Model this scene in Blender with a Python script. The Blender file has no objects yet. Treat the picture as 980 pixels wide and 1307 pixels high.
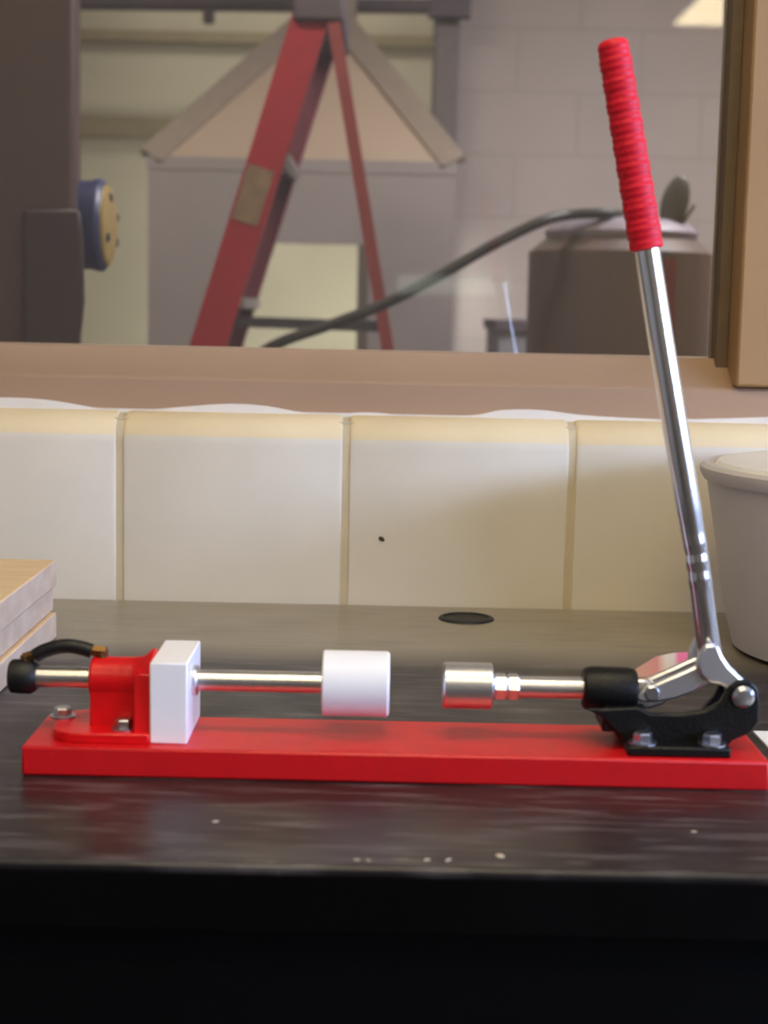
import bpy, bmesh, math, random
from mathutils import Vector as V, Matrix as M
random.seed(7)
S = bpy.context.scene
COL = S.collection

# ------------------------------------------------------------------ camera
H = 0.295                                   # camera height above the bench top (bench top is z = 0)
F = 2000.0                                  # focal length in pixels of the 980 x 1307 frame
PITCH = math.atan(259.5 / F)
ROLL = math.radians(1.2)
r0, u0, FW = V((1, 0, 0)), V((0, math.sin(PITCH), math.cos(PITCH))), V((0, math.cos(PITCH), -math.sin(PITCH)))
RT = r0 * math.cos(ROLL) + u0 * math.sin(ROLL)
UP = u0 * math.cos(ROLL) - r0 * math.sin(ROLL)
cam_d = bpy.data.cameras.new('camera')
cam = bpy.data.objects.new('camera', cam_d)
COL.objects.link(cam)
cam.matrix_world = M(((RT.x, UP.x, -FW.x, 0), (RT.y, UP.y, -FW.y, 0), (RT.z, UP.z, -FW.z, H), (0, 0, 0, 1)))
cam_d.sensor_fit = 'VERTICAL'
cam_d.sensor_height = 36
cam_d.lens = F / 1307 * 36
cam_d.clip_start = 0.05
cam_d.dof.use_dof = True
cam_d.dof.focus_distance = 1.26
cam_d.dof.aperture_fstop = 7.0
S.camera = cam


def ray(x, y):
    return FW + RT * ((x - 490) / F) - UP * ((y - 653.5) / F)


def at(x, y, Y):                            # photograph pixel on the vertical plane at depth Y
    d = ray(x, y)
    return V((0, 0, H)) + d * (Y / d.y)


def onz(x, y, z):                           # photograph pixel on the level plane z
    d = ray(x, y)
    return V((0, 0, H)) + d * ((z - H) / d.z)


# ------------------------------------------------------------------ world, lights, exposure
W = bpy.data.worlds.new('world')
S.world = W
W.use_nodes = True
W.node_tree.nodes['Background'].inputs[0].default_value = (0.75, 0.85, 1, 1)
W.node_tree.nodes['Background'].inputs[1].default_value = 0.25
S.view_settings.view_transform = 'Standard'
S.view_settings.look = 'None'
S.view_settings.gamma = 1
S.view_settings.exposure = 0.0


def area(name, loc, rot, sx, sy, power, col):
    d = bpy.data.lights.new(name, 'AREA')
    d.shape = 'RECTANGLE'
    d.size, d.size_y, d.energy, d.color = sx, sy, power, col
    o = bpy.data.objects.new(name, d)
    o.location, o.rotation_euler = loc, rot
    COL.objects.link(o)
    return o


# daylight through the window in the right-hand wall (x = 2.6), panes from z .47 to .93
area('daylight', (2.62, -0.30, 0.70), (0, math.radians(90), 0), 0.46, 3.1, 135, (0.46, 0.61, 1.0))
WARM = (1.0, 0.82, 0.50)
# workshop beyond the glass: light of its ceiling fixtures, then two added fill lights
area('shop_light', (-0.9, 2.5, 1.75), (0, 0, 0), 1.2, 0.3, 56, (1.0, 0.90, 0.76))
area('shop_light', (1.4, 3.2, 1.75), (0, 0, 0), 1.2, 0.3, 75, (0.97, 0.93, 0.96))
area('shop_light', (-0.4, 5.45, 1.75), (0, 0, 0), 1.2, 0.3, 7, (1.0, 0.92, 0.8))  # added without a fixture to brighten the far wall behind the hood
area('hood_fill', (-0.05, 4.95, 0.36), (math.radians(50), 0, 0), 0.5, 0.2, 16, (1.0, 0.98, 0.86))  # unseen fill light added inside the hood to brighten its opening


# ------------------------------------------------------------------ materials
def lin(c):
    return tuple(((v / 255) / 12.92 if v / 255 <= 0.04045 else ((v / 255 + 0.055) / 1.055) ** 2.4) for v in c) + (1,)


def mat(name, c, rough=0.5, metal=0.0, mottle=0.08, scale=40, bump=0.0, bscale=200, spec=0.5, c2=None, coat=0.0, stretch=None):
    m = bpy.data.materials.new(name)
    m.use_nodes = True
    n, l = m.node_tree.nodes, m.node_tree.links
    b = n['Principled BSDF']
    b.inputs['Roughness'].default_value = rough
    b.inputs['Metallic'].default_value = metal
    b.inputs['Specular IOR Level'].default_value = spec
    b.inputs['Coat Weight'].default_value = coat
    c = lin(c)
    tc = n.new('ShaderNodeTexCoord')
    mp = n.new('ShaderNodeMapping')
    if stretch:
        mp.inputs['Scale'].default_value = stretch
    l.new(tc.outputs['Object'], mp.inputs[0])
    nz = n.new('ShaderNodeTexNoise')
    nz.inputs['Scale'].default_value = scale
    nz.inputs['Detail'].default_value = 5
    l.new(mp.outputs[0], nz.inputs['Vector'])
    rp = n.new('ShaderNodeValToRGB')
    rp.color_ramp.elements[0].position = 0.3
    rp.color_ramp.elements[1].position = 0.7
    lo = lin(c2) if c2 else tuple(v * (1 - mottle) for v in c[:3]) + (1,)
    hi = c if c2 else tuple(min(1, v * (1 + mottle)) for v in c[:3]) + (1,)
    rp.color_ramp.elements[0].color, rp.color_ramp.elements[1].color = lo, hi
    l.new(nz.outputs['Fac'], rp.inputs[0])
    l.new(rp.outputs[0], b.inputs['Base Color'])
    if bump:
        nb = n.new('ShaderNodeTexNoise')
        nb.inputs['Scale'].default_value = bscale
        nb.inputs['Detail'].default_value = 3
        l.new(mp.outputs[0], nb.inputs['Vector'])
        bp = n.new('ShaderNodeBump')
        bp.inputs['Strength'].default_value = bump
        bp.inputs['Distance'].default_value = 0.002
        l.new(nb.outputs['Fac'], bp.inputs['Height'])
        l.new(bp.outputs[0], b.inputs['Normal'])
    return m


RED = mat('red_paint', (208, 10, 20), 0.40, mottle=0.06, scale=60, bump=0.08, bscale=120, spec=0.6)
REDCAST = mat('red_cast_paint', (222, 10, 18), 0.35, mottle=0.1, scale=80, bump=0.15)
DELRIN = mat('white_plastic', (250, 249, 252), 0.4, mottle=0.01)
CHROME = mat('chrome', (234, 234, 238), 0.19, 1.0, mottle=0.03)
SATIN = mat('satin_chrome', (226, 228, 236), 0.36, 1.0, mottle=0.04)
STEEL = mat('turned_steel', (224, 223, 226), 0.32, 1.0, mottle=0.05, scale=300)
ZINC = mat('zinc_bolt', (190, 192, 200), 0.3, 1.0, mottle=0.1, scale=200)
BLACK = mat('black_cast_iron', (8, 8, 9), 0.45, spec=0.35, mottle=0.2, scale=150, bump=0.2, bscale=400)
RUBBER = mat('black_rubber', (10, 9, 10), 0.5, mottle=0.1)
BRASS = mat('brass', (128, 98, 60), 0.5, 1.0, mottle=0.1, scale=100)
GRIP = mat('red_vinyl', (222, 20, 46), 0.52, mottle=0.06, scale=80, spec=0.35)
BLOCKP = mat('painted_block', (228, 219, 201), 0.55, mottle=0.03, scale=12, bump=0.10, bscale=90)
MORTAR = mat('painted_mortar', (208, 192, 158), 0.6, mottle=0.05, scale=30, bump=0.15)
CAULK = mat('white_wall_paint', (226, 220, 212), 0.5, mottle=0.03)
TAN = mat('tan_enamel', (176, 146, 120), 0.4, mottle=0.03, scale=8, bump=0.05)
TANO = mat('tan_enamel_olive', (168, 132, 90), 0.45, mottle=0.04, scale=8)
GREYTUB = mat('grey_plastic', (212, 206, 208), 0.5, mottle=0.03, scale=10)
TUBRIM = mat('white_plastic_rim', (250, 249, 246), 0.3, mottle=0.02)
WOODTOP = mat('pale_plywood_face', (236, 206, 164), 0.6, c2=(226, 192, 146), scale=6, stretch=(3, 20, 3), bump=0.05)
WOODEDGE = mat('plywood_edge', (222, 196, 172), 0.7, c2=(206, 176, 150), scale=5, stretch=(3, 6, 12), bump=0.08)
PAPER = mat('white_paper', (240, 238, 234), 0.7, mottle=0.01)
CABBLACK = mat('black_cabinet', (5, 5, 6), 0.6, mottle=0.1, spec=0.12)
CREAM = mat('cream_block_top', (236, 216, 174), 0.55, mottle=0.03, scale=12)
PITM = mat('dark_pit', (70, 60, 44), 0.8)
CHIPM = mat('pale_chip', (196, 184, 160), 0.7)
PLASTER = mat('room_plaster', (186, 178, 164), 0.8, mottle=0.04, scale=4)
CEILM = mat('ceiling_tile', (200, 194, 180), 0.85, mottle=0.04, scale=20)
FLOORM = mat('floor_vinyl', (92, 84, 76), 0.5, mottle=0.12, scale=6)
FARWALL = mat('shop_wall_paint', (182, 175, 156), 0.8, mottle=0.05, scale=3)
FARWALL2 = mat('shop_partition_paint', (182, 170, 168), 0.8, mottle=0.05, scale=3)


def courses(m):
    n, l = m.node_tree.nodes, m.node_tree.links
    tc = n.new('ShaderNodeTexCoord')
    mp = n.new('ShaderNodeMapping')
    mp.inputs['Rotation'].default_value = (math.radians(-90), 0, 0)
    l.new(tc.outputs['Object'], mp.inputs[0])
    k = n.new('ShaderNodeTexBrick')
    k.inputs['Scale'].default_value = 1
    k.inputs['Brick Width'].default_value, k.inputs['Row Height'].default_value = 0.4, 0.2
    k.inputs['Mortar Size'].default_value = 0.008
    k.inputs['Mortar Smooth'].default_value = 1
    l.new(mp.outputs[0], k.inputs['Vector'])
    b = n['Principled BSDF']
    src = b.inputs['Base Color'].links[0].from_socket
    l.new(src, k.inputs['Color1'])
    l.new(src, k.inputs['Color2'])
    k.inputs['Mortar'].default_value = lin((170, 159, 157))
    l.new(k.outputs['Color'], b.inputs['Base Color'])


courses(FARWALL2)
RAILM = mat('olive_rail', (136, 124, 96), 0.6)
COLUMN = mat('grey_column', (112, 104, 104), 0.6)
HOODM = mat('grey_sheet_metal', (140, 130, 130), 0.55, mottle=0.05, scale=4)
HOODDK = mat('dark_post', (92, 80, 70), 0.6)
BATTEN = mat('grey_batten', (138, 124, 112), 0.6)
PYRP = mat('pinkish_panel', (168, 148, 130), 0.6, mottle=0.04, scale=4)
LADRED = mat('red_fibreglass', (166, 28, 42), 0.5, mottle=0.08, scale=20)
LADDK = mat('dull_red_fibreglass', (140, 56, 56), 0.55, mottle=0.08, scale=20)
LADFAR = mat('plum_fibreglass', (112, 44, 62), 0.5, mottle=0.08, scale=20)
ALU = mat('aluminium', (176, 172, 180), 0.35, 1.0, mottle=0.05)
LADCAP = mat('grey_plastic_cap', (84, 72, 80), 0.6)
YELL = mat('yellow_label', (158, 132, 100), 0.6, c2=(122, 100, 84), scale=30)
DARKM = mat('dark_machine_paint', (80, 58, 56), 0.5, mottle=0.1, scale=6)
DARKM2 = mat('darker_machine_panel', (54, 37, 40), 0.45, mottle=0.1, scale=6)
BLUEM = mat('blue_enamel', (50, 58, 104), 0.4, mottle=0.06)
YEND = mat('yellow_end_disc', (166, 142, 86), 0.6, mottle=0.1, scale=60)
DARKMK = mat('dark_marks', (60, 56, 66), 0.6)
DRUMB = mat('brown_drum', (90, 70, 58), 0.5, c2=(74, 60, 58), scale=3, stretch=(6, 6, 0.3))
DRUMR = mat('rust_red_strip', (136, 58, 46), 0.6)
DRUMG = mat('drum_lid_grey', (126, 116, 126), 0.5)
HOSEM = mat('dark_hose', (42, 37, 35), 0.55)
KNOBM = mat('grey_paddle', (70, 66, 62), 0.5)
BENCHB = mat('blue_grey_cabinet', (128, 128, 138), 0.5)
STOPSHADE = mat('shaded_reveal', (112, 94, 72), 0.6)  # frame tan darkened, the shade of the left-facing stop put into the colour


def emit(name, c, k):
    m = bpy.data.materials.new(name)
    m.use_nodes = True
    n, l = m.node_tree.nodes, m.node_tree.links
    n.remove(n['Principled BSDF'])
    e = n.new('ShaderNodeEmission')
    e.inputs[0].default_value = tuple(c) + (1,)
    e.inputs[1].default_value = k
    l.new(e.outputs[0], n['Material Output'].inputs[0])
    return m


LAMP = emit('fluorescent_diffuser', WARM, 14.0)
LITPANE = emit('lit_window', (0.85, 1.0, 0.82), 1.6)


def glass():
    m = bpy.data.materials.new('window_glass')
    m.use_nodes = True
    n, l = m.node_tree.nodes, m.node_tree.links
    n.remove(n['Principled BSDF'])
    t = n.new('ShaderNodeBsdfTransparent')
    t.inputs[0].default_value = (0.94, 0.95, 0.94, 1)
    g = n.new('ShaderNodeBsdfGlossy')
    g.inputs['Roughness'].default_value = 0.02
    f = n.new('ShaderNodeFresnel')
    f.inputs[0].default_value = 1.5
    x = n.new('ShaderNodeMixShader')
    l.new(f.outputs[0], x.inputs[0])
    l.new(t.outputs[0], x.inputs[1])
    l.new(g.outputs[0], x.inputs[2])
    du = n.new('ShaderNodeBsdfDiffuse')                # thin even diffuse layer added for the milky veil of the pane
    du.inputs[0].default_value = (0.8, 0.76, 0.72, 1)
    y = n.new('ShaderNodeMixShader')
    y.inputs[0].default_value = 0.035
    l.new(x.outputs[0], y.inputs[1])
    l.new(du.outputs[0], y.inputs[2])
    l.new(y.outputs[0], n['Material Output'].inputs[0])
    return m


GLASS = glass()


def counter_mat():
    m = bpy.data.materials.new('black_epoxy_top')
    m.use_nodes = True
    n, l = m.node_tree.nodes, m.node_tree.links
    b = n['Principled BSDF']
    tc = n.new('ShaderNodeTexCoord')
    sp = n.new('ShaderNodeSeparateXYZ')
    l.new(tc.outputs['Object'], sp.inputs[0])

    def noise(scale, stretch, detail=5, rot=0.0):
        mp = n.new('ShaderNodeMapping')
        mp.inputs['Scale'].default_value = stretch
        mp.inputs['Rotation'].default_value = (0, 0, rot)
        l.new(tc.outputs['Object'], mp.inputs[0])
        z = n.new('ShaderNodeTexNoise')
        z.inputs['Scale'].default_value = scale
        z.inputs['Detail'].default_value = detail
        l.new(mp.outputs[0], z.inputs['Vector'])
        return z.outputs['Fac']

    def ramp(src, p0, p1, c0=(0, 0, 0, 1), c1=(1, 1, 1, 1)):
        r = n.new('ShaderNodeValToRGB')
        r.color_ramp.elements[0].position, r.color_ramp.elements[1].position = p0, p1
        r.color_ramp.elements[0].color, r.color_ramp.elements[1].color = c0, c1
        l.new(src, r.inputs[0])
        return r.outputs[0]

    def math_(op, a, bb):
        k = n.new('ShaderNodeMath')
        k.operation = op
        for i, v in enumerate((a, bb)):
            if isinstance(v, (int, float)):
                k.inputs[i].default_value = v
            else:
                l.new(v, k.inputs[i])
        return k.outputs[0]

    def mix(f, a, bb):
        k = n.new('ShaderNodeMix')
        k.data_type = 'RGBA'
        l.new(f, k.inputs['Factor'])
        for s, v in (('A', a), ('B', bb)):
            sock = [i for i in k.inputs if i.name == s and i.type == 'RGBA'][0]
            if isinstance(v, tuple):
                sock.default_value = v
            else:
                l.new(v, sock)
        return [o for o in k.outputs if o.type == 'RGBA'][0]

    base = ramp(noise(9, (1, 1, 1)), 0.3, 0.7, lin((30, 26, 27)), lin((44, 39, 40)))
    # lighter greyish zone with an uneven edge along the wall side
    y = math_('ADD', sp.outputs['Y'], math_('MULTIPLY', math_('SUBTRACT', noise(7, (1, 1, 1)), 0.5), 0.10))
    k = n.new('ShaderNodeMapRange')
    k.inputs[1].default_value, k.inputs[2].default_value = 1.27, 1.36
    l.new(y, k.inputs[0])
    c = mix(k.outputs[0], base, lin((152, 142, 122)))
    # scuffs
    scuff = math_('MULTIPLY', ramp(noise(30, (0.5, 3.2, 1), 7, 0.25), 0.50, 0.74), 0.55)
    c = mix(scuff, c, lin((120, 112, 112)))
    # the worn front arris with pale chips
    kk = n.new('ShaderNodeMapRange')
    kk.inputs[1].default_value, kk.inputs[2].default_value = 0.845, 0.803
    l.new(sp.outputs['Y'], kk.inputs[0])
    chips = math_('MULTIPLY', ramp(noise(60, (0.5, 2.5, 1), 6), 0.64, 0.70), kk.outputs[0])
    c = mix(chips, c, lin((132, 120, 104)))
    # the front face below the arris is darker and less glossy
    ke = n.new('ShaderNodeMapRange')
    ke.inputs[1].default_value, ke.inputs[2].default_value = -0.003, -0.006
    l.new(sp.outputs['Z'], ke.inputs[0])
    c = mix(ke.outputs[0], c, lin((6, 5, 6)))
    l.new(math_('SUBTRACT', 0.5, math_('MULTIPLY', ke.outputs[0], 0.35)), b.inputs['Specular IOR Level'])
    l.new(c, b.inputs['Base Color'])
    l.new(ramp(noise(14, (1, 1, 1), 6), 0.3, 0.7, (0.30,) * 3 + (1,), (0.42,) * 3 + (1,)), b.inputs['Roughness'])
    return m


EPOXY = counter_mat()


def tag_mat():
    m = mat('tag_print', (222, 206, 190), 0.5)
    n, l = m.node_tree.nodes, m.node_tree.links
    b = n['Principled BSDF']
    tc = n.new('ShaderNodeTexCoord')
    sp = n.new('ShaderNodeSeparateXYZ')
    l.new(tc.outputs['Object'], sp.inputs[0])
    mr = n.new('ShaderNodeMapRange')
    mr.inputs[1].default_value, mr.inputs[2].default_value = 0.0, 0.052
    l.new(sp.outputs['X'], mr.inputs[0])
    r = n.new('ShaderNodeValToRGB')
    e = r.color_ramp.elements
    e[0].position, e[0].color = 0.0, lin((196, 160, 138))
    e[1].position, e[1].color = 1.0, lin((238, 96, 140))
    for p, cc in ((0.35, (206, 150, 140)), (0.5, (216, 140, 136)), (0.62, (232, 220, 204)), (0.72, (232, 214, 204)), (0.78, (240, 120, 156))):
        k = e.new(p)
        k.color = lin(cc)
    l.new(mr.outputs[0], r.inputs[0])
    l.new(r.outputs[0], b.inputs['Base Color'])
    return m


# ------------------------------------------------------------------ mesh helpers
def obj(name, bm, m, parent=None, smooth=True, bevel=0.0):
    bmesh.ops.recalc_face_normals(bm, faces=bm.faces)
    me = bpy.data.meshes.new(name)
    bm.to_mesh(me)
    bm.free()
    me.materials.append(m)
    o = bpy.data.objects.new(name, me)
    COL.objects.link(o)
    if parent:
        o.parent = parent
        o.matrix_parent_inverse = M.Translation(-parent_loc(parent))
    if bevel:
        b = o.modifiers.new('bevel', 'BEVEL')
        b.width, b.segments, b.limit_method, b.angle_limit = bevel, 2, 'ANGLE', math.radians(40)
    if smooth:
        for p in me.polygons:
            p.use_smooth = True
        me.set_sharp_from_angle(angle=math.radians(38))
    return o


def parent_loc(o):
    l = V(o.location)
    return l if o.parent is None else l          # sub-parts sit under meshes that stay at the origin offset


def empty(name, label, cat, loc=(0, 0, 0), group=None):
    o = bpy.data.objects.new(name, None)
    o.location = loc
    o.empty_display_size = 0.05
    COL.objects.link(o)
    return tag(o, label, cat, group)


def tag(o, label=None, cat=None, group=None, kind=None):
    for k, v in (('label', label), ('category', cat), ('group', group), ('kind', kind)):
        if v:
            o[k] = v
    return o


def struct(o):
    o['kind'] = 'structure'
    return o


def box(bm, a, b):
    (x0, y0, z0), (x1, y1, z1) = a, b
    v = [bm.verts.new(p) for p in ((x0, y0, z0), (x1, y0, z0), (x1, y1, z0), (x0, y1, z0), (x0, y0, z1), (x1, y0, z1), (x1, y1, z1), (x0, y1, z1))]
    for f in ((0, 1, 2, 3), (4, 5, 6, 7), (0, 1, 5, 4), (1, 2, 6, 5), (2, 3, 7, 6), (3, 0, 4, 7)):
        bm.faces.new([v[i] for i in f])
    return bm


def boxes(*bs):
    bm = bmesh.new()
    for a, b in bs:
        box(bm, a, b)
    return bm


def lathe(bm, p0, axis, prof, seg=32, phase=0.0):
    """prof: list of (distance along axis, radius); caps where the profile ends."""
    ax = V(axis).normalized()
    s = ax.orthogonal().normalized()
    t = ax.cross(s)
    rings = []
    for d, r in prof:
        c = V(p0) + ax * d
        if r < 1e-6:
            rings.append([bm.verts.new(c)])
        else:
            rings.append([bm.verts.new(c + (s * math.cos(phase + 2 * math.pi * i / seg) + t * math.sin(phase + 2 * math.pi * i / seg)) * r) for i in range(seg)])
    for a, b in zip(rings, rings[1:]):
        for i in range(seg):
            j = (i + 1) % seg
            q = [a[i % len(a)], a[j % len(a)], b[j % len(b)], b[i % len(b)]]
            u = []
            for v in q:
                if v not in u:
                    u.append(v)
            if len(u) > 2:
                bm.faces.new(u)
    for rg in (rings[0], rings[-1]):
        if len(rg) > 2:
            bm.faces.new(rg)
    return bm


def cyl(p0, p1, r, ch=0.0, seg=32, bm=None, phase=0.0):
    bm = bm or bmesh.new()
    d = V(p1) - V(p0)
    L = d.length
    pr = [(0, r), (L, r)] if not ch else [(0, r - ch), (ch, r), (L - ch, r), (L, r - ch)]
    return lathe(bm, p0, d, pr, seg, phase)


def sweep(bm, pts, rad, seg=16):
    """tube along points with a radius per point"""
    pts = [V(p) for p in pts]
    n = len(pts)
    rings = []
    ref = None
    for i, p in enumerate(pts):
        d = (pts[min(i + 1, n - 1)] - pts[max(i - 1, 0)]).normalized()
        ref = d.orthogonal().normalized() if ref is None else (ref - d * ref.dot(d)).normalized()
        t = d.cross(ref)
        r = rad[i] if isinstance(rad, (list, tuple)) else rad
        rings.append([bm.verts.new(p + (ref * math.cos(2 * math.pi * k / seg) + t * math.sin(2 * math.pi * k / seg)) * r) for k in range(seg)])
    for a, b in zip(rings, rings[1:]):
        for k in range(seg):
            bm.faces.new((a[k], a[(k + 1) % seg], b[(k + 1) % seg], b[k]))
    bm.faces.new(rings[0])
    bm.faces.new(rings[-1])
    return bm


def smooth_path(ps, n=8):
    ps = [V(p) for p in ps]
    q = [ps[0] * 2 - ps[1]] + ps + [ps[-1] * 2 - ps[-2]]
    out = []
    for i in range(1, len(q) - 2):
        a, b, c, d = q[i - 1:i + 3]
        for k in range(n):
            t = k / n
            out.append(0.5 * ((2 * b) + (c - a) * t + (2 * a - 5 * b + 4 * c - d) * t * t + (3 * b - a - 3 * c + d) * t ** 3))
    return out + [ps[-1]]


def prism(bm, poly, off):
    """closed polygon (3-D points) pushed along the vector off"""
    a = [bm.verts.new(p) for p in poly]
    b = [bm.verts.new(V(p) + V(off)) for p in poly]
    bm.faces.new(a)
    bm.faces.new(b)
    for i in range(len(a)):
        j = (i + 1) % len(a)
        bm.faces.new((a[i], a[j], b[j], b[i]))
    return bm


def front_prism(bm, px, Y0, Y1, Yref=None):
    """outline seen from the front, given in photograph pixels at depth Yref, with real thickness Y0..Y1"""
    pts = []
    for x, y in px:
        p = at(x, y, Yref or Y0)
        pts.append(V((p.x, Y0, p.z)))
    return prism(bm, pts, (0, Y1 - Y0, 0))


def beam(bm, p, q, w, h, up=(0, 0, 1)):
    """rectangular bar from p to q: w across, h along up"""
    p, q = V(p), V(q)
    d = (q - p).normalized()
    s = d.cross(V(up)).normalized()
    t = s.cross(d)
    poly = [p + s * a * w / 2 + t * b * h / 2 for a, b in ((-1, -1), (1, -1), (1, 1), (-1, 1))]
    return prism(bm, poly, q - p)


# ------------------------------------------------------------------ the setting: this room
FZ, CZ = -0.9, 1.8
WY = 1.548                                          # face of the block wall
XL, XR, YB = -2.6, 2.6, -6.0
struct(obj('floor', boxes(((-4, YB - 0.2, FZ - 0.1), (4, 7.2, FZ))), FLOORM))
struct(obj('ceiling', boxes(((-4, YB - 0.2, CZ), (4, 7.2, CZ + 0.1))), CEILM))
struct(obj('wall_left', boxes(((XL - 0.15, YB, FZ), (XL, WY, CZ))), PLASTER))
# right wall with the window opening
wy0, wy1, wz0, wz1 = -1.9, 1.3, 0.44, 0.96
struct(obj('wall_right', boxes(((XR, YB, FZ), (XR + 0.15, wy0, CZ)), ((XR, wy1, FZ), (XR + 0.15, WY, CZ)),
                               ((XR, wy0, FZ), (XR + 0.15, wy1, wz0)), ((XR, wy0, wz1), (XR + 0.15, wy1, CZ))), PLASTER))
w2 = struct(obj('window_2', boxes(((XR - 0.02, wy0, wz0), (XR + 0.06, wy1, wz0 + 0.03)), ((XR - 0.02, wy0, wz1 - 0.03), (XR + 0.06, wy1, wz1)),
                                  ((XR - 0.02, wy0, wz0 + 0.03), (XR + 0.06, wy0 + 0.03, wz1 - 0.03)), ((XR - 0.02, wy1 - 0.03, wz0 + 0.03), (XR + 0.06, wy1, wz1 - 0.03))), TAN))
# back wall behind the camera with a shallow lit window
bx0, bx1, bz0, bz1 = 0.05, 0.72, 0.37, 0.51
struct(obj('wall_rear', boxes(((XL, YB - 0.15, FZ), (bx0, YB, CZ)), ((bx1, YB - 0.15, FZ), (XR, YB, CZ)),
                              ((bx0, YB - 0.15, FZ), (bx1, YB, bz0)), ((bx0, YB - 0.15, bz1), (bx1, YB, CZ))), PLASTER))
w3 = struct(obj('window_3', boxes(((bx0, YB - 0.1, bz0), (bx1, YB, bz0 + 0.015)), ((bx0, YB - 0.1, bz1 - 0.015), (bx1, YB, bz1))), TAN))
obj('pane', boxes(((bx0, YB - 0.09, bz0 + 0.015), (bx1, YB - 0.085, bz1 - 0.015))), LITPANE, w3)
# ceiling light fixtures
for x, y, hx, hy, lab in ((1.60, -4.25, 0.19, 0.6, 'fluorescent ceiling light near the rear wall, mirrored in the window glass'),
                          (-0.2, -0.9, 0.6, 0.15, 'fluorescent ceiling light behind the camera, crosswise to the bench'),
                          (0.1, 0.45, 0.6, 0.15, 'fluorescent ceiling light straight above the front of the bench')):
    t = empty('ceiling_light', lab, 'ceiling light', (x, y, CZ - 0.06), 'fluorescent ceiling lights')
    obj('housing', boxes(((x - hx - 0.02, y - hy - 0.02, CZ - 0.05), (x + hx + 0.02, y + hy + 0.02, CZ))), CEILM, t)
    obj('diffuser', boxes(((x - hx, y - hy, CZ - 0.06), (x + hx, y + hy, CZ - 0.05))), LAMP, t)

# block wall under and around the interior window
WT = 0.188                                          # top of the sill course
jx1 = at(945, 300, 1.63).x                          # inner edge of the right jamb
GX0, GX1, GZ1 = -1.1, jx1 + 0.19, 1.25
wb = struct(obj('wall_back', boxes(((-4, 1.5605, FZ), (4, 1.75, WT - 0.006)), ((-4, 1.56, WT - 0.006), (GX0, 1.75, CZ)),
                                   ((GX1, 1.56, WT + 0.001), (4, 1.75, CZ)), ((GX0, 1.56, GZ1), (GX1, 1.75, CZ))), MORTAR))


bm = bmesh.new()
mi = 0.0022
prism(bm, [(-4, y, z) for y, z in [(1.5595, -0.2), (WY + mi, -0.2), (WY + mi, WT - 0.03)] + [(WY + 0.03 - (0.03 - mi) * math.cos(math.radians(x)), WT - 0.03 + (0.03 - mi) * math.sin(math.radians(x))) for x in (15, 30, 45, 60, 75, 90)] + [(1.5995, WT - mi), (1.5995, WT - 0.02), (1.5595, WT - 0.02)]], (8, 0, 0))
obj('mortar_bed', bm, MORTAR, wb)


def block_mesh(w):
    bm = bmesh.new()
    R = 0.030
    prof = [(1.60, -0.012), (WY, -0.012), (WY, WT - R)]
    prof += [(WY + R - R * math.cos(a), WT - R + R * math.sin(a)) for a in [math.radians(x) for x in (15, 30, 45, 60, 75, 90)]]
    prof += [(1.60, WT)]
    rows = []
    for x, ins in ((-w / 2, 0.004), (-w / 2 + 0.002, 0.001), (-w / 2 + 0.006, 0), (w / 2 - 0.006, 0), (w / 2 - 0.002, 0.001), (w / 2, 0.004)):
        rows.append([bm.verts.new((x, min(y + ins, 1.60), z - (ins if z > 0.15 else 0))) for y, z in prof])
    for a, b in zip(rows, rows[1:]):
        for i in range(len(a)):
            j = (i + 1) % len(a)
            bm.faces.new((a[i], a[j], b[j], b[i]))
    bm.faces.new(rows[0])
    bm.faces.new(rows[-1])
    return bm


jA, jB = at(152, 660, WY).x, at(728, 660, WY).x
pitch_b = (jB - jA) / 2
blk = None
for k in range(-3, 6):
    xc = jA + (k + 0.5) * pitch_b
    if blk is None:
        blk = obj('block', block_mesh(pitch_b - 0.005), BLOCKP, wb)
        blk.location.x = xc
        blk.data.materials.append(CREAM)             # yellower cream tone on the up-facing faces of the rounded top
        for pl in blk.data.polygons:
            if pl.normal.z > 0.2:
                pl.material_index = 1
        o = blk
    else:
        o = blk.copy()
        COL.objects.link(o)
        o.location.x = xc
    if k == 1:
        p = at(487, 688, WY)
        bm = bmesh.new()
        bmesh.ops.create_uvsphere(bm, u_segments=10, v_segments=6, radius=1, matrix=M.Translation((p.x - xc, WY - 0.0002, p.z)) @ M.Rotation(0.6, 4, 'Y') @ M.Diagonal((0.0035, 0.0012, 0.0022, 1)))
        q = obj('pit', bm, PITM)
        q.parent = o

# interior window: pressed steel frame, panes, wavy line of wall paint
ZB = WT                                              # frame stands on the sill course
Z1 = at(480, 486, 1.585).z
Z2 = at(480, 449, 1.625).z
w1 = struct(obj('window_1', boxes(((GX0, 1.60, WT), (GX0 + 0.05, 1.70, GZ1)), ((GX0 + 0.05, 1.60, GZ1 - 0.05), (GX1, 1.70, GZ1))), TAN, bevel=0.002))
bm = bmesh.new()
prism(bm, [(GX0 + 0.05, y, z) for y, z in ((1.583, ZB), (1.583, Z1 - 0.003), (1.586, Z1), (1.590, Z1 + 0.001), (1.625, Z2 - 0.004), (1.629, Z2), (1.70, Z2), (1.70, ZB))], (GX1 - GX0 - 0.05, 0, 0))
obj('sill_rail', bm, TAN, w1)
jo = at(948, 300, 1.60).x
jt, jb = at(957, 5, 1.60).x, at(940, 465, 1.60).x
obj('jamb', boxes(((jt - 0.001, 1.575, Z1 + 0.002), (GX1, 1.70, GZ1 - 0.05))), TANO, w1, bevel=0.003)
obj('glazing_stop', boxes(((jt - 0.013, 1.618, Z2 - 0.012), (jt - 0.001, 1.66, GZ1 - 0.05))), STOPSHADE, w1, bevel=0.001)
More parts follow.
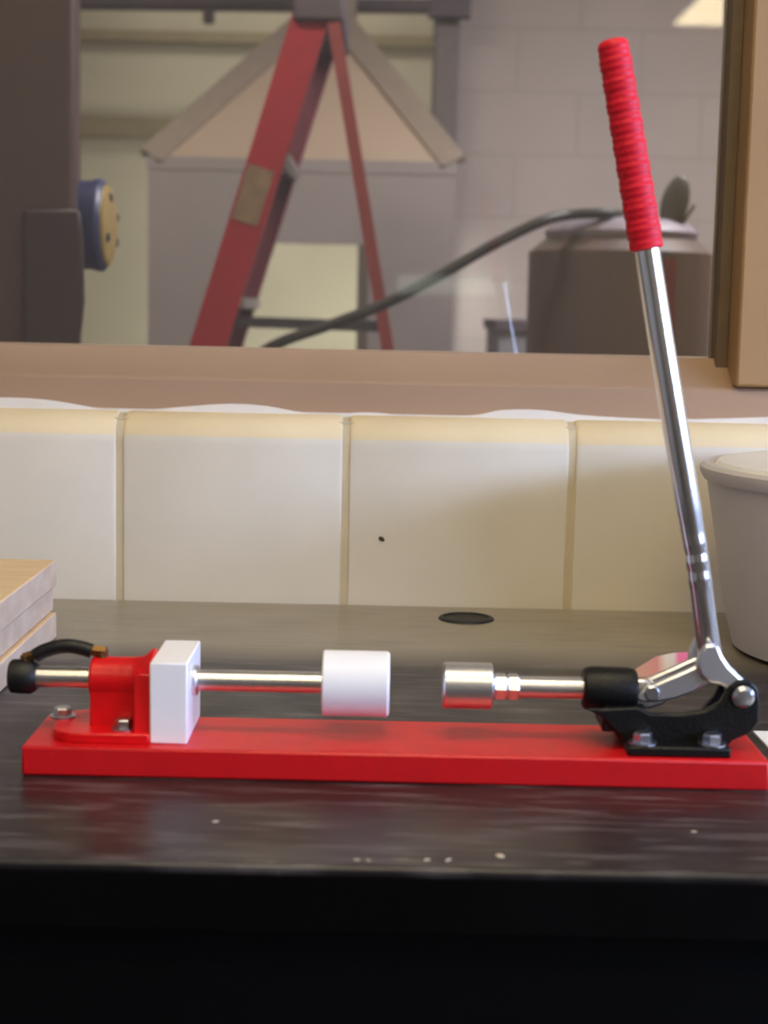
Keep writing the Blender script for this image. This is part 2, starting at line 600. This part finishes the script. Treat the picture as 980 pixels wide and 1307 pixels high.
obj('pane', boxes(((GX0 + 0.05, 1.640, Z2 - 0.004), (jt - 0.006, 1.646, GZ1 - 0.05))), GLASS, w1)
wave = ((-200, 520), (-80, 512), (0, 508), (60, 511), (120, 521), (160, 527), (220, 521), (290, 516), (340, 519), (400, 529), (470, 527), (520, 531), (600, 531), (640, 524), (690, 524), (740, 530), (800, 534), (860, 536), (980, 533), (1100, 530))
bm = bmesh.new()
top = smooth_path([at(x, y, 1.581) for x, y in wave], 5)
lo_, hi_, bk_ = [], [], []
for p in top:
    lo_.append(bm.verts.new((p.x, 1.5785, WT - 0.003)))
    hi_.append(bm.verts.new((p.x, 1.5815, max(p.z, WT + 0.001))))
    bk_.append(bm.verts.new((p.x, 1.5845, max(p.z, WT + 0.001) + 0.001)))
for i in range(len(top) - 1):
    bm.faces.new((lo_[i], lo_[i + 1], hi_[i + 1], hi_[i]))
    bm.faces.new((hi_[i], hi_[i + 1], bk_[i + 1], bk_[i]))
obj('paint_line', bm, CAULK, w1)

# ------------------------------------------------------------------ the setting: the workshop beyond the glass
struct(obj('wall_far', boxes(((-4, 6.0, FZ), (4, 6.15, CZ))), FARWALL))
px_ = at(575, 200, 5.2).x
struct(obj('wall_far_right', boxes(((px_, 5.2, FZ), (4, 6.0, CZ))), FARWALL2))
struct(obj('wall_shop_left', boxes(((-4.15, 1.75, FZ), (-4, 6.0, CZ))), FARWALL))
struct(obj('wall_shop_right', boxes(((4, 1.75, FZ), (4.15, 6.0, CZ))), FARWALL2))
for i, (ya, yb) in enumerate(((42, 56), (153, 178))):
    a, b = at(100, ya - 5, 5.97).z, at(100, yb - 5, 5.97).z
    struct(obj('trim_%d' % (i + 1), boxes(((-3.9, 5.96, b), (px_ - 0.01, 6.0, a))), RAILM))
c0, c1 = at(552, 100, 5.1).x, at(584, 100, 5.1).x
t3 = struct(obj('trim_3', boxes(((c0, 5.04, FZ), (c1, 5.19, CZ))), COLUMN, bevel=0.01))  # grey steel column at the end of the partition
zb = at(570, 22, 5.0).z
obj('bracket', boxes(((c0 - 0.02, 4.98, zb), (c1 + 0.03, 5.04, zb + 0.12))), LADCAP, t3)
p, q = at(60, 2, 5.0), at(552, 8, 5.0)
cd = obj('conduit', sweep(bmesh.new(), [V((-2.6, 5.0, p.z + 0.01)), p, q], 0.024, 12), LADCAP)
tag(cd, 'dark horizontal conduit running high across the workshop to the grey column', 'pipe')
p = at(265, 4, 4.97)
obj('conduit_drop', cyl((p.x, 5.0, p.z + 0.03), (p.x, 5.0, at(265, 30, 5.0).z), 0.018), LADCAP, cd)

# ------------------------------------------------------------------ workshop things
# -- dark machine cabinet at the left
YM = 2.4
xr = at(97, 200, YM).x
TURN = M.Translation((xr, YM, 0)) @ M.Rotation(math.radians(10), 4, 'Z') @ M.Translation((-xr, -YM, 0))
t = empty('machine_cabinet', 'tall dark brown machine cabinet behind the glass with blue motor on its side', 'machine', (xr - 0.35, YM + 0.2, FZ))
bm = boxes(((xr - 0.8, YM, FZ), (xr, YM + 0.42, CZ - 0.25)))
bm.transform(TURN)
obj('column', bm, DARKM, t, bevel=0.012)
bm = front_prism(bmesh.new(), [(26, 268), (97, 266), (101, 300), (103, 385), (100, 415), (95, 450), (95, 560), (26, 560)], YM - 0.03, YM + 0.02, YM - 0.03)
bm.transform(TURN)
obj('lower_panel', bm, DARKM2, t, bevel=0.006)
YO = YM + 0.17
ctr = at(97, 287, YO)
R_ = 0.071
xe = at(136, 287, YO).x
x0 = xe - 0.15
mo = obj('motor', lathe(bmesh.new(), (x0, YO, ctr.z), (1, 0, 0), [(0, R_), (0.128, R_), (0.136, R_ + 0.003), (0.144, R_ + 0.003), (0.15, R_ - 0.004)]), BLUEM, t)
obj('end_disc', lathe(bmesh.new(), (xe - 0.001, YO, ctr.z), (1, 0, 0), [(0, R_ - 0.006), (0.006, R_ - 0.008), (0.012, R_ - 0.03), (0.012, 0)]), YEND, mo)
for a in range(4):
    an = (-0.6, 0.35, 1.9, 3.6)[a]
    y, z = YO + 0.045 * math.cos(an), ctr.z + 0.045 * math.sin(an)
    obj('vent_slot', boxes(((xe + 0.001, y - 0.008, z - 0.007), (xe + 0.0125, y + 0.008, z + 0.007))), DARKMK, mo, bevel=0.003)

# -- grey hood with a pyramid top
YH = 4.3
D = 0.85
hx0, hx1 = at(189, 300, YH).x, at(580, 300, YH).x
ht = at(385, 205, YH).z
ho = at(400, 311, YH).z
ox0, ox1 = at(305, 360, YH).x, at(456, 360, YH).x
px1 = at(470, 360, YH).x
hd = empty('extraction_hood', 'grey box hood with open front and pyramid top, behind the red ladder', 'hood', ((hx0 + hx1) / 2, YH + D / 2, FZ))
th = 0.03
obj('front_fascia', boxes(((hx0, YH, ho), (hx1, YH + th, ht))), HOODM, hd)
obj('front_panel', boxes(((hx0, YH, FZ), (ox0, YH + th, ho))), HOODM, hd)
obj('front_panel', boxes(((px1, YH, FZ), (hx1, YH + th, ho))), HOODM, hd)
obj('post', boxes(((ox1, YH - 0.005, FZ), (px1, YH + 0.06, ho))), HOODDK, hd)
for x in (hx0, hx1 - th):
    obj('side_panel', boxes(((x, YH + th, FZ), (x + th, YH + D, ht))), HOODM, hd)
ap = V(((hx0 + hx1) / 2 + 0.04, YH + D / 2, at(405, 5, YH + D / 2).z))
cs = [V((hx0, YH, ht)), V((hx1, YH, ht)), V((hx1, YH + D, ht)), V((hx0, YH + D, ht))]
for i in range(4):
    a, b = cs[i], cs[(i + 1) % 4]
    nrm = (b - a).cross(ap - a).normalized() * 0.012
    bm = bmesh.new()
    prism(bm, [a - nrm, b - nrm, ap - nrm], nrm * 0.8)
    if i == 0:
        obj('pyramid_panel', bm, PYRP, hd)
    else:
        obj('pyramid_panel', bm, PYRP, hd)
for c in cs:
    obj('corner_batten', beam(bmesh.new(), c + (V(((hx0 + hx1) / 2, YH + D / 2, ht)) - c) * 0.015, c + (ap - c) * 0.97, 0.070, 0.026, (0, -1, 0.6)), BATTEN, hd)
obj('top_rim', boxes(((hx0 - 0.004, YH - 0.003, ht - 0.03), (hx1 + 0.004, YH, ht + 0.004))), HOODM, hd)
obj('duct', cyl((ap.x, ap.y, ap.z - 0.12), (ap.x, ap.y, CZ), 0.09), BATTEN, hd)

# -- red stepladder
YA, YZ = 3.3, 3.72


def floor_ext(p, q):                                # carry the line p->q on down to the floor
    k = (FZ - p.z) / (q.z - p.z)
    return p + (q - p) * k


ft, fb = at(396, 22, YA), at(268, 437, YA)
rt_, rb = at(426, 30, YA), at(493, 440, YA)
fb2, rb2 = floor_ext(ft, fb), floor_ext(rt_, rb)
ld = empty('stepladder', 'red fibreglass stepladder standing open in front of the grey hood', 'ladder', ((fb2.x + rb2.x) / 2, 3.5, FZ))
ss = empty
for Y in (YA, YZ):
    a, b = V((ft.x, Y, ft.z)), V((fb2.x, Y, FZ + 0.02))
    bm = bmesh.new()
    beam(bm, b, a, 0.006, 0.074, (1, 0, 0.3))        # web of the channel
    dr = (a - b).normalized()
    sd = V((dr.z, 0, -dr.x))
    for s in (-1, 1):
        o_ = sd * s * 0.034 + V((0, 0.016 if Y == YA else -0.016, 0))
        beam(bm, b + o_, a + o_, 0.028, 0.006, (1, 0, 0.3))
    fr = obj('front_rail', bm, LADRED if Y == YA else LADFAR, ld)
    obj('foot', boxes(((fb2.x - 0.05, Y - 0.02, FZ), (fb2.x + 0.05, Y + 0.02, FZ + 0.03))), RUBBER, fr)
    if Y == YA:
        p0, p1 = at(312, 284, YA), at(334, 214, YA)
        obj('caution_label', beam(bmesh.new(), (p0.x, YA - 0.0045, p0.z), (p1.x, YA - 0.0045, p1.z), 0.002, 0.056, (1, 0, 0.3)), YELL, fr)
    a, b = V((rt_.x, Y, rt_.z)), V((rb2.x, Y, FZ + 0.02))
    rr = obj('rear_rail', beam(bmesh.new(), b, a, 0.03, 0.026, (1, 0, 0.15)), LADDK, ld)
    obj('foot', boxes(((rb2.x - 0.03, Y - 0.02, FZ), (rb2.x + 0.03, Y + 0.02, FZ + 0.03))), RUBBER, rr)
for k in range(1, 6):
    z = FZ + 0.3 * k
    x = fb2.x + (ft.x - fb2.x) * (z - FZ) / (ft.z - FZ)
    obj('step', boxes(((x - 0.035, YA + 0.004, z - 0.012), (x + 0.045, YZ - 0.004, z + 0.012))), ALU, ld, bevel=0.003)
    if k % 2:
        x = rb2.x + (rt_.x - rb2.x) * (z - FZ) / (rt_.z - FZ)
        obj('rear_brace', boxes(((x - 0.01, YA + 0.01, z - 0.01), (x + 0.01, YZ - 0.01, z + 0.01))), ALU, ld)
obj('top_cap', boxes(((ft.x - 0.035, YA - 0.02, ft.z - 0.01), (rt_.x + 0.02, YZ + 0.02, ft.z + 0.06))), LADCAP, ld, bevel=0.008)
for Y in (YA + 0.02, YZ - 0.02):
    p, q = at(285, 411, YA), at(488, 418, YA)
    obj('spreader_bar', beam(bmesh.new(), (p.x, Y, p.z), (q.x, Y, q.z), 0.006, 0.02), DARKMK, ld)

# -- brown drum vacuum with lid, hose and paddle
YD = 3.0
dx0, dx1 = at(684, 380, YD).x, at(930, 380, YD).x
zt = at(800, 300, YD).z
rad = (dx1 - dx0) / 2
dc = V(((dx0 + dx1) / 2, YD + rad, 0))
dv = empty('drum_vacuum', 'brown drum with grey lid and dark hose beside the window jamb', 'drum vacuum', (dc.x, dc.y, FZ))
dr_ = obj('drum', lathe(bmesh.new(), (dc.x, dc.y, FZ), (0, 0, 1), [(0, rad - 0.02), (0.02, rad), (zt - FZ - 0.028, rad), (zt - FZ - 0.004, rad - 0.03), (zt - FZ, rad - 0.036)], 48), DRUMB, dv)
an0 = math.atan2(-1, 0.42)
bm = bmesh.new()
lo_, hi_ = [], []
for k in range(5):
    an = an0 - 0.08 + 0.04 * k
    for z, l_ in ((FZ + 0.05, lo_), (zt - 0.04, hi_)):
        l_.append((dc.x + (rad + 0.002) * math.cos(an), dc.y + (rad + 0.002) * math.sin(an), z))
vl, vh = [bm.verts.new(v) for v in lo_], [bm.verts.new(v) for v in hi_]
for k in range(4):
    bm.faces.new((vl[k], vl[k + 1], vh[k + 1], vh[k]))
bmesh.ops.solidify(bm, geom=bm.faces[:], thickness=0.003)
obj('rust_strip', bm, DRUMR, dr_)
zl = at(800, 268, YD).z
obj('lid', lathe(bmesh.new(), (dc.x, dc.y, zt), (0, 0, 1), [(0, rad - 0.034), (0.012, rad - 0.03), (0.022, rad - 0.038), (0.036, rad - 0.06), (0.042, rad - 0.10), (0.042, 0)], 48), DRUMG, dv)
pts = [at(340, 446, YD), at(420, 415, YD), at(490, 388, YD), at(560, 352, YD), at(630, 312, YD), at(690, 283, YD), at(730, 272, YD), at(775, 271, YD + 0.03)]
pts = [V((p.x, YD + (0.02 if i < 6 else 0.06), p.z)) for i, p in enumerate(pts)]
pts[0:0] = [V((pts[0].x - 0.1, YD + 0.05, pts[0].z - 0.09)), ]
pts += [V((pts[-1].x + 0.05, YD + 0.12, zt + 0.045))]
ho_ = smooth_path(pts, 6)
low = [V((ho_[0].x + 0.35, YD + 0.05, FZ + 0.012)), V((ho_[0].x + 0.05, YD + 0.05, FZ + 0.06)), V((ho_[0].x - 0.06, YD + 0.05, -0.5)), V((ho_[0].x - 0.05, YD + 0.05, -0.1))]
hs = obj('hose', sweep(bmesh.new(), smooth_path(low + ho_[::2] + [ho_[-1]], 3), 0.0105, 12), HOSEM, dv)
kp, kt = at(858, 292, YD + 0.1), at(866, 226, YD + 0.1)
pd = bmesh.new()
bmesh.ops.create_uvsphere(pd, u_segments=24, v_segments=14, radius=1, matrix=M.Translation((at(861, 260, YD + 0.1).x, YD + 0.1, at(861, 260, YD + 0.1).z)) @ M.Rotation(0.22, 4, 'Y') @ M.Diagonal((0.027, 0.012, 0.056, 1)))
obj('paddle_handle', pd, KNOBM, dv)
lv = at(885, 272, YD + 0.1)
obj('latch', beam(bmesh.new(), at(868, 290, YD + 0.1), at(886, 262, YD + 0.1), 0.006, 0.006), KNOBM, dv)

# -- blue-grey low cabinet with a dark top
YC = 3.9
cx0, cx1 = at(632, 430, YC).x, at(760, 430, YC).x
t = empty('low_cabinet', 'blue-grey low cabinet with a dark top left of the brown drum', 'cabinet', ((cx0 + cx1) / 2, YC + 0.25, FZ))
zc = at(660, 409, YC).z
obj('body', boxes(((cx0 + 0.01, YC + 0.01, FZ), (cx1, YC + 0.5, zc - 0.025))), BENCHB, t)
obj('top', boxes(((cx0, YC, zc - 0.025), (cx1 + 0.01, YC + 0.5, zc))), LADCAP, t)

# ------------------------------------------------------------------ the bench
YF = 0.803
bench = empty('workbench', 'black topped workbench along the block wall carrying the red press fixture', 'workbench', (0, 1.17, FZ))
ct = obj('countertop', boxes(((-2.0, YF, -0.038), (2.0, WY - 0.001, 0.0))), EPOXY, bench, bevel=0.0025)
obj('base_cabinet', boxes(((-2.0, YF + 0.03, FZ + 0.1), (2.0, WY - 0.04, -0.038))), CABBLACK, bench)
obj('toe_kick', boxes(((-1.98, YF + 0.09, FZ), (1.98, WY - 0.04, FZ + 0.1))), CABBLACK, bench)
for x, y, s in ((638, 1093, 1.0), (545, 1098, 0.7), (572, 1098, 0.8), (455, 1098, 0.6), (470, 1099, 0.5), (275, 1049, 0.7), (885, 1062, 0.6)):
    p = onz(x, y, 0)
    bm = bmesh.new()
    bmesh.ops.create_icosphere(bm, subdivisions=1, radius=1, matrix=M.Translation((p.x, p.y, 0.0002)) @ M.Rotation(5 * s, 4, 'Z') @ M.Diagonal((0.0034 * s, (0.001 + 0.0016 * (s > 0.9)), 0.0008, 1)))
    obj('chip', bm, CHIPM, ct)

# cable grommet
p = onz(595, 790, 0)
t = empty('cable_grommet', 'black round cable grommet let into the bench top near the wall', 'grommet', (p.x, p.y, 0))
obj('ring', lathe(bmesh.new(), (p.x, p.y, 0.0), (0, 0, 1), [(0, 0.027), (0.0018, 0.026), (0.0024, 0.023), (0.0006, 0.021), (0.0006, 0.0)], 40), RUBBER, t)

# timber offcuts
lx = -0.2885
zs = [0.0004, 0.0235, 0.0455, 0.0695]
labs = ('lowest pale plywood offcut of the stack lying on the bench', 'middle pale plywood offcut of the stack beside the block wall', 'topmost pale plywood offcut of the stack with light yellow face')
for k in range(3):
    z0, z1 = zs[k], zs[k + 1] - 0.0006
    dx, dy = ((0.001, -0.004), (-0.003, 0.001), (0.0, 0.002))[k]
    o = obj('plywood_offcut', boxes(((-0.62 + dx, 1.02 + dy * 3, z0), (lx + dx, 1.366 + dy, z1))), WOODEDGE, bevel=0.0015)
    o.data.materials.append(WOODTOP)
    for pl in o.data.polygons:
        if abs(pl.normal.z) > 0.9:
            pl.material_index = 1
    tag(o, labs[k], 'plywood', 'stack of plywood offcuts')

# grey tub
tc_ = V((0.447, 1.366, 0))
t = empty('storage_tub', 'round grey plastic tub with white lid against the block wall', 'tub', tc_)
ht_ = 0.158
obj('body', lathe(bmesh.new(), tc_ + V((0, 0, 0.0004)), (0, 0, 1), [(0, 0.125), (0.004, 0.133), (0.03, 0.140), (ht_, 0.163), (ht_, 0.158), (0.03, 0.134), (0.008, 0.12), (0.008, 0)], 64), GREYTUB, t)
obj('rim', lathe(bmesh.new(), tc_, (0, 0, 1), [(ht_ - 0.006, 0.160), (ht_ - 0.006, 0.165), (ht_, 0.168), (ht_ + 0.005, 0.168), (ht_ + 0.008, 0.164), (ht_ + 0.007, 0.156), (ht_ - 0.006, 0.156)], 64), GREYTUB, t)
obj('lid', lathe(bmesh.new(), tc_, (0, 0, 1), [(ht_ - 0.004, 0.1555), (ht_ + 0.006, 0.1555), (ht_ + 0.010, 0.152), (ht_ + 0.012, 0.14), (ht_ + 0.012, 0)], 64), TUBRIM, t)

# white paper
bm = bmesh.new()
a, e1, e2 = onz(961, 936, 0), onz(981, 931, 0), onz(981, 957, 0)
d2 = (e2 - a).normalized()
d1 = V((-d2.y, d2.x, 0))
prism(bm, [a + V((0, 0, 0.0003)), a + d1 * 0.21 + V((0, 0, 0.0003)), a + d1 * 0.21 + d2 * 0.28 + V((0, 0, 0.0003)), a + d2 * 0.28 + V((0, 0, 0.0003))], (0, 0, 0.0015))
tag(obj('paper_pad', bm, PAPER), 'white paper pad on the bench past the right end of the red board', 'paper')

# ------------------------------------------------------------------ the press fixture
YX = 0.992                                           # plane of the working axis
A0 = at(80, 866, YX)
AZ = at(400, 871, YX).z


def X(px, py=870):
    return at(px, py, YX).x


press = empty('bench_press_fixture', 'red hand press fixture with tall chrome lever on a long red board', 'press', (0, YX, 0))
BX0, BX1, BY0, BY1, BT = -0.2238, 0.2447, 0.952, 1.033, 0.019
obj('base_board', boxes(((BX0, BY0, 0), (BX1, BY1, BT))), RED, press, bevel=0.0018)


def hexhead(name, p, axis, r, h, parent, m=ZINC, washer=True):
    bm = bmesh.new()
    d = V(axis).normalized()
    p = V(p)
    if washer:
        lathe(bm, p, d, [(0, r * 1.45), (0.0012, r * 1.45)], 24)
        p = p + d * 0.0012
    lathe(bm, p, d, [(0, r), (h * 0.8, r), (h, r * 0.86)], 6, 0.4)
    return obj(name, bm, m, parent, smooth=False)


# left bracket: base plate, pedestal, barrel and flange are one casting
xa, xf, xp = X(117), X(178), X(199)
BR = 0.0142
bm = bmesh.new()
yb0, yb1 = 0.9615, 1.022
xl = at(66, 915, 0.975).x
pl = []
for a in range(0, 91, 15):
    pl.append((xl + 0.018 - 0.018 * math.sin(math.radians(a)), yb1 - 0.018 + 0.018 * math.cos(math.radians(a)), BT))
for a in range(0, 91, 15):
    pl.append((xl + 0.018 - 0.018 * math.cos(math.radians(a)), yb0 + 0.018 - 0.018 * math.sin(math.radians(a)), BT))
pl += [(xp, yb0, BT), (xp, yb1, BT)]
prism(bm, pl, (0, 0, 0.0065))
lathe(bm, (xa, YX, AZ), (1, 0, 0), [(0, BR - 0.002), (0.001, BR), (xf - xa - 0.004, BR), (xf - xa + 0.003, BR + 0.001), (xp - xa - 0.002, BR + 0.006), (xp - xa, BR + 0.006)], 40)
for (x0, x1, w0, w1, z1) in ((xa + 0.001, xp, 0.0128, 0.0128, AZ - 0.002), (xf, xp, 0.027, 0.020, AZ + 0.008)):
    vs = []
    for x in (x0, x1):
        vs.append([bm.verts.new((x, YX - w0, BT + 0.005)), bm.verts.new((x, YX + w0, BT + 0.005)), bm.verts.new((x, YX + w1, z1)), bm.verts.new((x, YX - w1, z1))])
    bm.faces.new(vs[0])
    bm.faces.new(vs[1])
    for i in range(4):
        j = (i + 1) % 4
        bm.faces.new((vs[0][i], vs[0][j], vs[1][j], vs[1][i]))
br = obj('bracket', bm, REDCAST, press, bevel=0.0012)
for px, py in ((158, 923), (80, 908)):
    p = onz(px, py, BT + 0.010)
    hexhead('bolt', (p.x, max(p.y, yb0 + 0.010), BT + 0.0065), (0, 0, 1), 0.0058, 0.0055, br)

# guide rod with its end cap and air hose
RR = 0.0068
obj('guide_rod', cyl((X(40), YX, AZ), (X(415), YX, AZ), RR, 0.0005), STEEL, press)
x0, x1 = X(13), X(48)
obj('end_cap', lathe(bmesh.new(), (x0, YX, AZ), (1, 0, 0), [(0, 0.0095), (0.0015, 0.011), (0.006, 0.0113), (x1 - x0 - 0.004, 0.0113), (x1 - x0, 0.0085)], 32), RUBBER, press)
hp = smooth_path([at(45, 837, YX), at(56, 831, YX), at(72, 826, YX), at(88, 824.5, YX), at(104, 827, YX), at(117, 831, YX)], 5)
hz = obj('air_hose', sweep(bmesh.new(), hp, 0.0047, 14), RUBBER, press)
p = at(40, 838, YX)
bm = cyl((X(33), YX, AZ + 0.009), (X(33), YX, p.z + 0.001), 0.0034, 0.0004, 8)
cyl((X(31), YX, p.z - 0.001), (X(50), YX, at(50, 834, YX).z), 0.0036, 0.0004, 6, bm)
obj('hose_fitting', bm, BRASS, hz, smooth=False)
p = at(124, 832, YX)
bm = cyl((X(131), YX, AZ + BR - 0.002), (X(131), YX, p.z + 0.002), 0.0036, 0.0004, 8)
cyl((X(113), YX, at(113, 830, YX).z), (X(136), YX, at(136, 832, YX).z), 0.0038, 0.0004, 6, bm)
obj('hose_fitting', bm, BRASS, hz, smooth=False)

# white stop plate and plunger
p0 = at(200, 846, 0.9635)
obj('stop_plate', boxes(((X(200, 900) - 0.0005, 0.9635, BT), (X(200, 900) + 0.0235, 1.0325, p0.z))), DELRIN, press, bevel=0.0012)
xq = X(200, 900) + 0.0235
obj('rod_bushing', lathe(bmesh.new(), (xq, YX, AZ), (1, 0, 0), [(0, 0.0098), (0.0025, 0.0098), (0.0035, 0.0088)], 24), STEEL, press)
x0, x1 = X(412), X(497)
PR = 0.0212
obj('plunger', lathe(bmesh.new(), (x0, YX, AZ), (1, 0, 0), [(0, PR - 0.0008), (0.0008, PR), (x1 - x0 - 0.0016, PR), (x1 - x0, PR - 0.0016)], 64), DELRIN, press)

# push tip, nuts, push rod
x0, x1 = X(565), X(628)
TR = 0.0150
obj('push_tip', lathe(bmesh.new(), (x0, YX, AZ), (1, 0, 0), [(0, TR - 0.0012), (0.0012, TR), (x1 - x0 - 0.0008, TR), (x1 - x0, TR - 0.0008)], 64), STEEL, press)
for a, b in ((631, 646), (648, 662)):
    bm = bmesh.new()
    x0, x1 = X(a), X(b)
    lathe(bm, (x0, YX, AZ), (1, 0, 0), [(0, 0.0078), (0.001, 0.0088), (x1 - x0 - 0.001, 0.0088), (x1 - x0, 0.0078)], 6, 0.3)
    obj('jam_nut', bm, STEEL, press, smooth=False)
obj('push_rod', cyl((X(626), YX, AZ), (X(812), YX, AZ), 0.0070, 0.0004), STEEL, press)

# black clamp body: barrel, cheeks and flanges in one casting
bm = bmesh.new()
x0, x1 = X(744), X(812)
lathe(bm, (x0, YX, AZ), (1, 0, 0), [(0, 0.012), (0.001, 0.0134), (0.005, 0.0145), (x1 - x0 - 0.006, 0.0140), (x1 - x0, 0.0128)], 40)
YN = 0.972
cheek = [(748, 905), (770, 905), (814, 903), (830, 911), (868, 912), (900, 908), (920, 897), (931, 877), (942, 868), (957, 869), (967, 878), (970, 895), (969, 922), (958, 936), (935, 946), (925, 957), (800, 953), (788, 938), (768, 916)]
front_prism(bm, cheek, YN, YN + 0.007, YN)
far = [(770, 922), (814, 926), (868, 934), (905, 930), (926, 905), (935, 884), (944, 874), (957, 873), (967, 882), (970, 898), (969, 922), (958, 936), (935, 946), (925, 957), (800, 953), (788, 938)]
front_prism(bm, far, 1.005, 1.012, YN)
pA, pB = at(797, 950, YN), at(927, 955, YN)
box(bm, (pA.x, 0.9575, BT), (pB.x, 0.978, BT + 0.0065))
box(bm, (pA.x, 1.006, BT), (pB.x, 1.0265, BT + 0.0065))
box(bm, (pA.x, 0.975, BT + 0.001), (pB.x, 1.009, BT + 0.008))
pW, pV = at(758, 905, YN), at(815, 905, YN)
box(bm, (pW.x + 0.006, 0.974, AZ - 0.024), (pV.x + 0.006, 1.010, AZ - 0.008))
cb = obj('clamp_body', bm, BLACK, press, bevel=0.0015)
for px, py in ((821, 941), (910, 943)):
    p = onz(px, py, BT + 0.011)
    hexhead('bolt', (p.x, 0.9665, BT + 0.0065), (0, 0, 1), 0.0062, 0.006, cb)
p = at(948, 889, YN)
bm = lathe(bmesh.new(), (p.x, YN, p.z), (0, -1, 0), [(0, 0.0072), (0.002, 0.0072), (0.0045, 0.005), (0.0052, 0)], 24)
obj('pivot_pin', bm, ZINC, cb)
obj('pivot_shaft', cyl((p.x, YN, p.z), (p.x, 1.012, p.z), 0.004), ZINC, cb)

# chrome links between push rod and lever
bm = bmesh.new()
front_prism(bm, [(812, 887), (824, 878), (862, 862), (893, 848), (908, 846), (916, 858), (911, 868), (886, 884), (862, 893), (838, 897), (820, 897), (812, 894)], 0.980, 0.986, 0.980)
front_prism(bm, [(812, 887), (824, 878), (862, 862), (893, 848), (908, 846), (916, 858), (911, 868), (886, 884), (862, 893), (838, 897), (820, 897), (812, 894)], 0.998, 1.004, 0.980)
lk = obj('link', bm, SATIN, press, bevel=0.0022)
for px, py in ((832, 885), (902, 858)):
    p = at(px, py, 0.98)
    obj('pin', lathe(bmesh.new(), (p.x, 0.9785, p.z), (0, 1, 0), [(0, 0.004), (0.001, 0.005), (0.026, 0.005), (0.027, 0.004)], 20), ZINC, lk)
bm = bmesh.new()
front_prism(bm, [(808, 868), (826, 868), (846, 880), (858, 888), (848, 900), (830, 906), (808, 906)], 0.9865, 0.9975, 0.986)
obj('rod_clevis', bm, STEEL, press, bevel=0.002)

# lever
hpts = [(906, 838), (901, 800), (894.5, 750), (893, 739), (891.3, 727), (889.8, 716), (888.3, 705), (886.8, 694), (884, 680), (879, 650), (862, 548), (843, 432), (826, 322), (823, 300)]
hr = [0.0078, 0.0074, 0.0074, 0.00775, 0.0074, 0.0078, 0.0074, 0.00785, 0.0077, 0.0081, 0.0081, 0.0081, 0.0081, 0.0081]
hv = [at(x, y, YX) for x, y in hpts]
path, rads = [], []
for i in range(len(hv) - 1):
    for k in range(6):
        s = k / 6
        path.append(hv[i].lerp(hv[i + 1], s))
        rads.append(hr[i] * (1 - s) + hr[i + 1] * s)
path.append(hv[-1])
rads.append(hr[-1])
hd_ = obj('handle', sweep(bmesh.new(), path, rads, 32), CHROME, press)
bm = bmesh.new()
for y0, y1 in ((0.9800, 0.9855), (0.9985, 1.004)):
    front_prism(bm, [(891, 836), (899, 822), (916, 822), (923, 838), (932, 851), (950, 868), (961, 882), (960, 896), (948, 903), (937, 897), (930, 880), (918, 874), (904, 872), (893, 862), (888, 850)], y0 - 0.0062 if y0 < YX else y0 + 0.0062 - 0.0055, y1 - 0.0062 if y0 < YX else y1 + 0.0062 - 0.0055, 0.975)
box(bm, (X(899), 0.982, at(905, 842, YX).z), (X(915), 1.002, at(905, 832, YX).z))
obj('yoke', bm, SATIN, hd_, bevel=0.0022)
g0, g1 = at(825.5, 319, YX), at(781, 50, YX)
L = (g1 - g0).length
pr = [(0, 0.0085), (0.0006, 0.0103)]
N = 120
for k in range(1, N):
    d = L * k / N
    t_ = d / L
    base = 0.0104 - 0.0009 * t_
    rib = 0.00055 * (0.5 + 0.5 * math.cos(2 * math.pi * d / 0.0128)) + 0.00028 * math.cos(2 * math.pi * k / 4)
    if d < L - 0.005:
        pr.append((d, base + rib))
pr += [(L - 0.004, 0.0095), (L - 0.002, 0.0088), (L - 0.0006, 0.0072), (L, 0.0045), (L, 0)]
obj('grip', lathe(bmesh.new(), g0, g1 - g0, pr, 40), GRIP, hd_)

# warning sticker on a little tab above the link
bm = bmesh.new()
q = [at(x, y, YX + 0.022) for x, y in ((788, 868), (812, 853), (838, 840), (862, 836), (880, 835), (878, 845), (869, 856), (845, 870), (822, 880), (800, 880))]
org = q[0].copy()
q = [V((v.x - org.x, (v.z - org.z) * 0.7, v.z - org.z)) for v in q]
prism(bm, q, (0, 0.0012, -0.0006))
tg = obj('warning_tag', bm, tag_mat())
tg.parent = press
tg.matrix_parent_inverse = M.Translation(-V(press.location))
tg.location = org + V((0, -0.006, 0))
